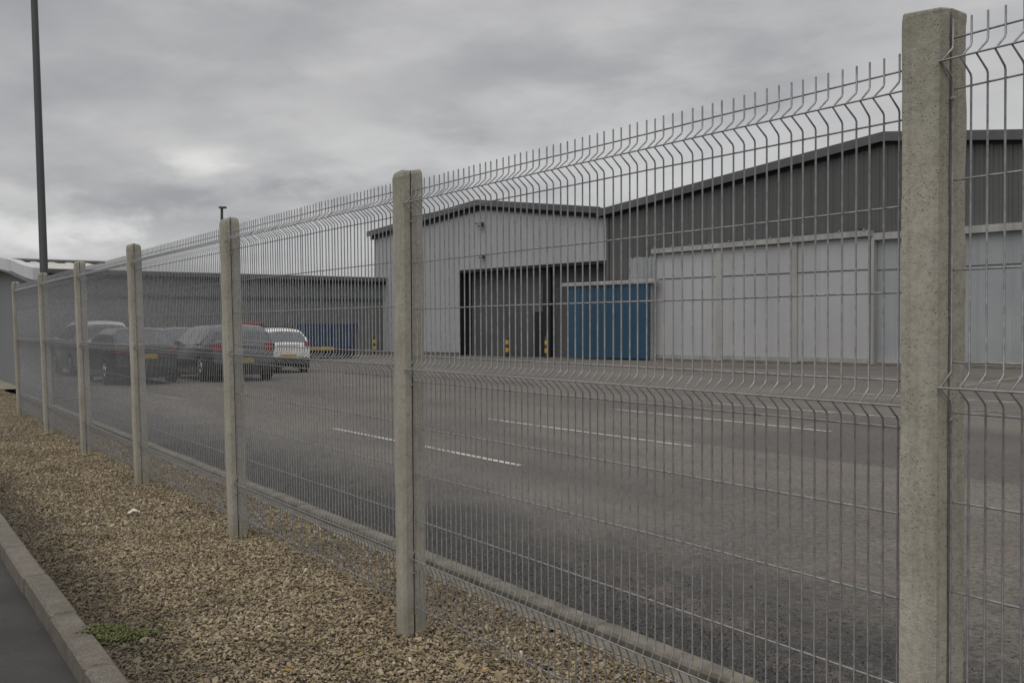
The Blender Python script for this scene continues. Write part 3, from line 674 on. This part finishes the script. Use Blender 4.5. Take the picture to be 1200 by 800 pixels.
# blue sliding door
bd = MB(); pts = []; s = fs(664.5)
bs0, bs1 = fp(664.5, .82), fp(761.5, .82)
bo = thing('sliding_door', 'blue corrugated sliding door hung in front of the warehouse corner', 'door', BASE, WANG)
ribbed(bs0, bs1, lambda s: fyard(s)+.06, lambda s: 3.09, -.80, .42, .05, M_BLUE, 'door_sheet', bo)
MB().box(bs0, bs1, -.79, -.74, fyard(20)+.06, 3.09).build('backing_frame', M_BLUE, bo)
MB().bevbox(fp(658, .92), fp(767, .92), -.92, -.62, 3.11, 3.27, .02).build('door_rail', M_RAIL, bo)
for x in (668, 757): s = fp(x, .3); MB().box(s-.06, s+.06, -.64, .0, 3.15, 3.24).build('rail_bracket', M_GALV, bo)
MB().bevbox(fp(762, .7), fp(764.5, .7), -.78, -.6, fyard(21)+.02, 3.3, .01).build('guide_post', M_RAIL, bo)

# bollards
def bollard(x, y, D, label, h=.98):
    p = at(x, y, D); z0 = yard_z(p.x, p.y); r_ = thing('bollard', label, 'bollard', (p.x, p.y, z0), 0, 'black and yellow bollards by the doors')
    MB().tube([(0, 0, -.05), (0, 0, h-.04), (0, 0, h)], [.085, .085, .05], 14).build('post', M_BLK, r_)
    for z in (.24, .60): MB().tube([(0, 0, z), (0, 0, z+.2)], .089, 14).build('yellow_band', M_YEL, r_)
D_ = lambda x: K2/(x+453) - 1.0
bollard(594.5, 400, D_(594.5), 'black and yellow bollard left of centre in front of the grey shutter')
bollard(640.5, 400, D_(640.5), 'black and yellow bollard between the shutter and the blue door')
bollard(439, 400, K2/893-1.2, 'black and yellow bollard at the light warehouse\'s left corner', .95)
bollard(443, 400, K2/893+.6, 'black bollard behind the yellow one at the light warehouse\'s corner', .95)
print('warehouses ok')

# ------------------------------------------------------------------ long slate grey building on the far left
K3 = 129400.0
PX = Vector((-NV.x, -NV.y, 0)); A3 = at(30, 384, K3/(2626-30)); A3 = Vector((A3.x, A3.y, 0)); ANG3 = math.atan2(PX.y, PX.x)
def ls(x): D = K3/(2626-x); p = at(x, 384, D); return (Vector((p.x, p.y, 0))-A3).dot(PX)
FB = thing('long_building', 'long low slate grey building behind the parked cars', 'building', tuple(A3), ANG3)
sEnd = ls(452)
ribbed(0, sEnd, lambda s: 2.95, lambda s: 3.95, 0, .33, .02, M_FARWALL, 'wall', FB)
q = MB(); z = -.6; pr = []
while z < 2.94: pr += [(-.02, z), (-.028, z+.02), (-.028, z+.27), (-.02, z+.29)]; z += .30
vs = []
for y, zz_ in pr: vs += [(0, y, zz_), (sEnd, y, zz_)]
q.add(vs, [(2*i, 2*i+1, 2*i+3, 2*i+2) for i in range(len(pr)-1)]); q.build('lower_wall', M_FARLOW, FB)
MB().box(0, sEnd, -.14, 0, 2.86, 2.97).build('drip_rail', M_TRIM, FB)
MB().bevbox(-.1, sEnd, -.42, .05, 3.86, 4.10, .03).build('eaves_gutter', M_TRIM, FB)
MB().box(0, sEnd, -.2, .04, 3.72, 3.86).build('eaves_dark_strip', M_BLACK, FB)  # black strip set just below the gutter
q = MB().box(0, sEnd, .1, 14, -.5, 3.9); q.build('flat_roof', M_FARWALL, FB)
sr_ = ls(163)
q = MB(); pts = []
s = 0.0; vs = []
prof = [(0, 0), (.5, 0), (.62, .05), (.88, .05)]
while s < sr_:
    for u, d in prof: pts.append((s+u*.9, d))
    s += .9
for u, d in pts: vs += [(u-.0, .1, 4.06+d), (u, 9.5, 4.92+d)]
q.add(vs, [(2*i, 2*i+2, 2*i+3, 2*i+1) for i in range(len(pts)-1)]); q.build('roof', M_ROOF, FB)
MB().tube([(-.2, 9.5, 5.02), (sr_+.2, 9.5, 5.02)], .10, 8).build('ridge_capping', M_TRIM, FB)
q = MB(); q.add([(sr_, .1, 4.05), (sr_, 9.5, 4.9), (sr_, 14, 4.0)], [(0, 1, 2)]); q.add([(0, 9.5, 4.96), (sr_, 9.5, 4.96), (sr_, 14, 4.0), (0, 14, 4.0)], [(0, 1, 2, 3)]); q.build('roof_back', M_DARKROOF, FB)

# ------------------------------------------------------------------ near grey building with curved white fascia
sB = (19.9-4.61)/.852
NB = thing('grey_building', 'plain grey building with curved white fascia at the far left beyond the fence', 'building', tuple(F(sB, -1.0)), FANG)
def arc(s):
    pts_ = ((0, 2.42), (1.2, 2.52), (3.3, 2.74), (5.5, 2.92), (7.4, 2.98), (11, 3.1), (15, 3.12), (22, 2.95), (30, 2.4))
    for (a, za), (b, zb) in zip(pts_, pts_[1:]):
        if s <= b: return za+(zb-za)*(s-a)/(b-a)
    return 2.4
def fband(y0, y1, h0, h1, a, b, name, m_):
    q = MB(); n_ = 26
    up = [(a+(b-a)*i/n_, arc(a+(b-a)*i/n_)+h1) for i in range(n_+1)]; lo = [(a+(b-a)*i/n_, arc(a+(b-a)*i/n_)+h0) for i in range(n_, -1, -1)]
    pts_ = up+lo; n2_ = len(pts_)
    for i in range(n_):
        q.prism([up[i], up[i+1], lo[n_-i-1], lo[n_-i]], y0, y1)
    return q.build(name, m_, NB)
# +y is towards the road here
q = MB(); n_ = 30; vs = []
for i in range(n_+1): s = 30*i/n_; vs += [(s, 0, -.4), (s, 0, arc(s)-.1)]
q.add(vs, [(2*i+2, 2*i, 2*i+1, 2*i+3) for i in range(n_)]); q.build('wall', M_NEARWALL, NB)
bk = Matrix = None
# end wall running back, and the roof over both
ray = Vector((-.455, 1, 0)).normalized(); Rv = (ray.dot(DV), ray.dot(NV))
q = MB(); q.add([(0, 0, -.4), (Rv[0]*12, Rv[1]*12, -.4), (Rv[0]*12, Rv[1]*12, 2.3), (0, 0, arc(0)-.1)], [(0, 1, 2, 3)]); q.build('end_wall', M_NEARWALL, NB)
q = MB(); vs = []
for i in range(n_+1): s = 30*i/n_; vs += [(s, .1, arc(s)+.02), (s+Rv[0]*12, Rv[1]*12, arc(s)-.02)]
q.add(vs, [(2*i, 2*i+2, 2*i+3, 2*i+1) for i in range(n_)]); q.build('roof', M_DARKROOF, NB)
fband(.02, .22, -.19, .045, -.15, 3.42, 'fascia', M_FASCIA); fband(.02, .22, -.22, .045, 3.47, 30, 'fascia', M_FASCIA)
fband(.0, .20, -.18, .03, 3.40, 3.49, 'fascia_joint', M_TRIM)
fband(.0, .25, -.25, -.21, -.15, 30, 'drip_trim', M_NEARWALL)

# ------------------------------------------------------------------ lamp posts
p = at(57, 400, 18.6); zg = yard_z(p.x, p.y)
lp = thing('lamp_post', 'tall dark grey lamp post rising past the top left of the picture', 'lamp post', (p.x, p.y, zg)); lp.rotation_euler = (0, -R(1.75), 0)
MB().tube([(0, 0, -.3), (0, 0, 1.25), (0, 0, 1.32), (0, 0, 9.4)], [.095, .095, .07, .052], 16).build('column', M_LAMP, lp)
MB().bevbox(-.05, .05, -.105, -.085, .45, .95, .004).build('access_door', M_LAMP, lp)
o = MB().tube([(0, 0, 9.4), (.1, 0, 9.55), (.7, 0, 9.62)], .035, 8).build('arm', M_LAMP, lp)
MB().bevbox(.6, 1.3, -.16, .16, 9.56, 9.70, .03).build('lantern', M_LAMP, lp)
p = at(260.5, 400, 48); zg = yard_z(p.x, p.y)
lp = thing('lamp_post', 'distant slim lamp post with flat lantern behind the third nearest fence post', 'lamp post', (p.x, p.y, zg))
hh = zat(244, 48)-zg
MB().tube([(0, 0, -.2), (0, 0, hh)], [.09, .06], 10).build('column', M_LAMP, lp)
MB().bevbox(-.12, .20, -.12, .12, hh-.01, hh+.07, .015).build('lantern', M_LAMP, lp)

# ------------------------------------------------------------------ navy skip, red bin, pallets
p = at(384, 400, 51); zg = yard_z(p.x, p.y); sk = thing('skip', 'navy blue open skip with a yellow strip near its foot by the far wall', 'skip', (p.x, p.y, zg), R(4))
q = MB(); Wd = 1.36; zt = zat(379, 51)-zg
for x0, x1, yy in ((-Wd, Wd, -.9), (-Wd, Wd, .9)): q.prism([(x0+.12, .55), (x1-.12, .55), (x1, zt), (x0, zt)], yy-.04, yy+.04)
q.box(-Wd+.05, -Wd+.12, -.86, .86, .55, zt-.02); q.box(Wd-.12, Wd-.05, -.86, .86, .55, zt-.02); q.build('body', M_NAVY, sk)
q = MB()
for k in range(6): x = -Wd+.22+k*(2*Wd-.44)/5; q.box(x-.04, x+.04, -1.0, -.94, .56, zt-.05)
q.build('rib', M_NAVY, sk); q = MB(); q.box(-Wd-.03, Wd+.03, -1.0, -.86, zt-.08, zt); q.box(-Wd-.03, Wd+.03, .86, 1.0, zt-.08, zt); q.build('rim', M_NAVY, sk)
MB().box(-Wd+.1, .35, -.98, -.86, .40, .56).build('yellow_strip', M_YEL, sk)
q = MB(); q.box(-Wd+.15, Wd-.15, -.85, .85, .12, .54); q.box(-Wd+.3, -Wd+.5, -.9, .9, -.05, .12); q.box(Wd-.5, Wd-.3, -.9, .9, -.05, .12); q.build('skid_base', M_BLACK, sk)
p = at(291, 400, 48); zg = yard_z(p.x, p.y); rb = thing('wheeled_bin', 'red wheeled waste bin behind the charcoal car, by the far wall', 'bin', (p.x, p.y, zg), R(8)); zt = zat(377.5, 48)-zg
q = MB(); q.prism([(-.50, .18), (.50, .18), (.62, zt-.14), (-.62, zt-.14)], -.4, .4); q.build('body', M_RED, rb)
MB().bevbox(-.66, .66, -.45, .45, zt-.14, zt, .03).build('lid', M_RED, rb)
for x in (-.42, .42): MB().tube([(x, -.42, .09), (x, -.36, .09)], .09, 10).build('wheel', M_TYRE, rb)
p = at(324, 400, 49); zg = yard_z(p.x, p.y); zt = zat(382, 49)-zg; pl = thing('pallet_stack', 'dark stack of pallets seen over the white hatchback', 'pallets', (p.x, p.y, zg), R(5)); z = 0.0
while z < zt-.05:
    q = MB()
    for k in range(7): q.box(-.75+k*.22, -.75+k*.22+.16, -.5, .5, z+.10, z+.135)
    for y in (-.46, 0, .42): q.box(-.75, .73, y, y+.06, z, z+.098)
    q.build('pallet', M_TIMBER, pl); z += .145

# ------------------------------------------------------------------ cars
def lerp_list(pts_, x):
    if x <= pts_[0][0]: return pts_[0][1]
    for (a, za), (b, zb) in zip(pts_, pts_[1:]):
        if x <= b: return za+(zb-za)*(x-a)/(b-a) if b > a else zb
    return pts_[-1][1]
def make_car(label, paint_m, L=4.3, H=1.48, hw=.88, belt=.93, tall=False, loc=(0, 0, 0), rz=0.0, group='parked cars', trim=True, rear_x=.42, tail_z=(.78, 1.0), light_w=.26, plate=(.62, .74)):
    root = thing('parked_car', label, 'car', loc, rz, group)
    # silhouette, x from tail (0) to nose (L)
    prof = [(0, .42), (.015, .60), (.03, .80), (.07, belt+.03), (.16, belt+.12), (rear_x-.05, H-.14), (rear_x+.10, H-.045), (rear_x+.35, H-.012), (L*.36, H), (L*.50, H-.015), (L*.585, H-.07),
            (L*.66, H-.25), (L*.745, belt+.09), (L*.78, belt+.03), (L*.88, belt-.06), (L*.95, belt-.16), (L*.985, belt-.30), (L, .50)]
    if tall: prof[5] = (rear_x-.12, H-.16)
    cols = sorted(set([a for a, _ in prof] + [L*i/64 for i in range(65)]))
    wr = .325 if tall else .31; wx = (L*.175, L*.805)
    def ztop(x): return lerp_list(prof, x)
    def zbot(x):
        z = .19
        if x < .25: z = .28-.36*x*1.0
        if x > L-.3: z = max(z, .19+(x-L+.3)*.3)
        for c0 in wx:
            d = abs(x-c0); r_ = wr+.055
            if d < r_: z = max(z, wr-.01+math.sqrt(r_*r_-d*d))
        return z
    def plan(x): u = abs(x-L/2)/(L/2); return 1-.16*u**7-.02*u**2
    def half(z, x):
        w_ = hw
        if z > belt: w_ = hw - ((z-belt)/(H-belt))**1.3*.30 - .015
        elif z < .45: w_ = hw-.03*(.45-z)/.25
        return w_*plan(x)
    extra = []
    for c0 in wx:
        for k in range(-8, 9): extra.append(c0+(wr+.055)*math.sin(k*math.pi/16))
    cols = sorted(set(round(a, 4) for a in cols+extra)); K = 18; J = 14
    body, grear, gfront = MB(), MB(), MB()
    for sgn in (-1, 1):
        grid = []
        for x in cols:
            zb, zt_ = zbot(x), ztop(x); row = []
            for k in range(K+1): z = zb+(zt_-zb)*k/K; row.append((x, sgn*half(z, x), z))
            grid.append(row)
        for i in range(len(cols)-1):
            for k in range(K):
                qd = [grid[i][k], grid[i+1][k], grid[i+1][k+1], grid[i][k+1]]
                if sgn > 0: qd = qd[::-1]
                body.add(qd, [(0, 1, 2, 3)], 0, True)
        # side glass, 5 mm proud, with B and C pillars left as body
        def wtop(x): return min(ztop(x)-.075, H-.085)
        for xa, xb in ((rear_x+.16, L*.285), (L*.30, L*.455), (L*.475, L*.70)):
            gside = MB(); n_ = 10; vs = []
            for i in range(n_+1):
                x = xa+(xb-xa)*i/n_; zb = belt+.045; zt_ = wtop(x)
                if xa < L*.2: zb = belt+.05+.16*(1-(x-xa)/(xb-xa))**2; 
                if zt_ < zb+.01: zt_ = zb+.01
                vs += [(x, sgn*(half(zb, x)+.007), zb), (x, sgn*(half((zb+zt_)/2, x)+.007), (zb+zt_)/2), (x, sgn*(half(zt_, x)+.007), zt_)]
            fs_ = [(3*i+a, 3*i+3+a, 3*i+4+a, 3*i+1+a) for i in range(n_) for a in (0, 1)]
            gside.add(vs, [f_ if sgn < 0 else f_[::-1] for f_ in fs_], 0, True); gside.build('side_window', M_GLASS, root)
    tv = [-1+2*j/J for j in range(J+1)]; grid = []
    for x in cols:
        z = ztop(x); h = half(z, x); grid.append([(x, v*h, z+.045*(1-v*v)*(1 if z > belt+.1 else .5)) for v in tv])
    for i in range(len(cols)-1):
        for j in range(J): body.add([grid[i][j], grid[i+1][j], grid[i+1][j+1], grid[i][j+1]], [(0, 1, 2, 3)], 0, True)
    def glass(tgt, xa, xb, wv):
        n_ = 10; vs = []
        for i in range(n_+1):
            x = xa+(xb-xa)*i/n_; z = ztop(x); h = half(z, x)
            dz_ = ztop(x+.01)-ztop(x-.01); nx, nz = -dz_, .02; l_ = math.hypot(nx, nz); nx, nz = nx/l_*.009, nz/l_*.009
            for j in range(J+1): v = tv[j]*wv; vs.append((x+nx, v*h, z+.045*(1-v*v)+nz))
        tgt.add(vs, [(i*(J+1)+j, (i+1)*(J+1)+j, (i+1)*(J+1)+j+1, i*(J+1)+j+1) for i in range(n_) for j in range(J)], 0, True)
    glass(grear, .115, rear_x-.02 if not tall else rear_x-.06, .90); glass(gfront, L*.60, L*.738, .9)
    body.build('body', paint_m, root); grear.build('rear_window', M_GLASS, root); gfront.build('windscreen', M_GLASS, root)
    q = MB(); q.box(.12, L-.15, -hw+.12, hw-.12, .17, .62); q.build('underbody', M_BLK, root)
    q = MB(); q.bevbox(-.035, .22, -hw*.80, hw*.80, .27, .50, .03); q.build('rear_bumper', M_BLK, root)
    MB().bevbox(L-.16, L+.02, -hw*.72, hw*.72, .28, .50, .03).build('front_bumper', M_BLK, root)
    for sgn in (-1, 1):
        y0 = sgn*(hw*.80-light_w/2)
        q = MB(); n_ = 6; vs = []
        for i in range(n_+1):
            v = (1-light_w/hw) + (light_w/hw)*i/n_; zc_ = tail_z
            for z in zc_: 
                # wrap round the corner
                xx = .03+ (0.16 if i == n_ else .02*i/n_); yv = v*hw*plan(0)*1.012 if i < n_ else hw*plan(.2)*1.008
                vs.append((xx-.03, sgn*yv, z))
        fs_ = [(2*i, 2*i+1, 2*i+3, 2*i+2) for i in range(n_)]; q.add(vs+[(x+.09, y*.97, z) for x, y, z in vs], fs_+[(2*n_+2+a, 2*n_+2+d, 2*n_+2+c_, 2*n_+2+b_) for a, b_, c_, d in fs_]+[(1, 0, 2*n_+2, 2*n_+3)]+[(2*i+1, 2*n_+3+2*i, 2*n_+5+2*i, 2*i+3) for i in range(n_)]+[(2*i, 2*i+2, 2*n_+4+2*i, 2*n_+2+2*i) for i in range(n_)])
        q.build('tail_light', M_TAIL, root)
        MB().bevbox(L-.32, L-.05, sgn*(hw*.66)-.16, sgn*(hw*.66)+.16, belt-.30, belt-.17, .03).build('headlight', M_LENS, root)
        MB().bevbox(L*.665, L*.70, min(sgn*hw*.97, sgn*(hw+.14)), max(sgn*hw*.97, sgn*(hw+.14)), belt+.02, belt+.15, .03).build('door_mirror', paint_m, root)
        if trim:
            pts_ = [(rear_x+.20, sgn*(half(belt+.30, .5)+.012), belt+.29), (rear_x+.28, sgn*(half(belt+.2, .6)+.012), belt+.19), (rear_x+.45, sgn*(half(belt+.08, .8)+.012), belt+.085), (L*.30, sgn*(half(belt+.03, 1)+.012), belt+.04), (L*.70, sgn*(half(belt+.03, 2)+.012), belt+.035)]
            MB().tube(pts_, .014, 6).build('window_trim', M_CHROME, root)
        for c0 in wx:
            wl = link('wheel', None, root, (c0, sgn*(hw-.11), wr))
            MB().tube([(0, -.1, 0), (0, -.09, 0), (0, .09, 0), (0, .1, 0)], [wr-.02, wr, wr, wr-.02], 24).build('tyre', M_TYRE, wl)
            q = MB(); yo = sgn*.102
            for k in range(5):
                a = k*2*math.pi/5; q.tube([(0, yo, 0), (math.cos(a)*wr*.62, yo, math.sin(a)*wr*.62)], [.05, .028], 5)
            ring = [(math.cos(k*math.pi/12)*wr*.66, yo, math.sin(k*math.pi/12)*wr*.66) for k in range(25)]; q.tube(ring, .018, 5, cap=False); q.build('rim', M_RIM, wl)
    MB().bevbox(-.045, .02, -.26, .26, plate[0], plate[1], .006).build('number_plate', M_PLATE, root)
    MB().tube([(.145, .02, belt+.10), (.20, -.10, belt+.17), (.27, -.36, belt+.235)], .012, 5).build('rear_wiper', M_BLK, root)
    MB().bevbox(.02, .10, -.35, .35, belt-.005, belt+.028, .01).build('boot_handle', paint_m, root)
    return root
def car_loc(px, D): p = at(px, 400, D); return (p.x, p.y, yard_z(p.x, p.y)+.002)
c4 = make_car('charcoal estate car, its tail just left of the white hatchback', C_GREY, 4.5, 1.49, .98, .93, True, car_loc(286, 28.4), FANG, rear_x=.38, tail_z=(.82, 1.02), light_w=.26, plate=(.50, .62))
c2 = make_car('charcoal hatchback with a yellow number plate, behind the fourth nearest post', C_DARK, 4.3, 1.43, .90, .90, False, car_loc(172, 27.0), FANG, trim=False, rear_x=.62, tail_z=(.80, .92), plate=(.66, .78))
c3 = make_car('dark grey hatchback parked beyond, between the two charcoal cars', C_GREY, 4.3, 1.44, .89, .91, False, car_loc(221, 33.2), FANG, rear_x=.5)
c1 = make_car('silver off-road car, leftmost of the parked cars', C_SILVER, 4.4, 1.66, .92, 1.02, True, car_loc(124, 32.3), FANG, trim=False, rear_x=.34)
c5 = make_car('small white hatchback, rightmost of the parked cars', C_WHITE, 3.9, 1.39, .86, .88, False, car_loc(338, 33.6), FANG, trim=False, rear_x=.45, tail_z=(.85, 1.0), light_w=.16, plate=(.48, .60))
print('done', len(bpy.data.objects))
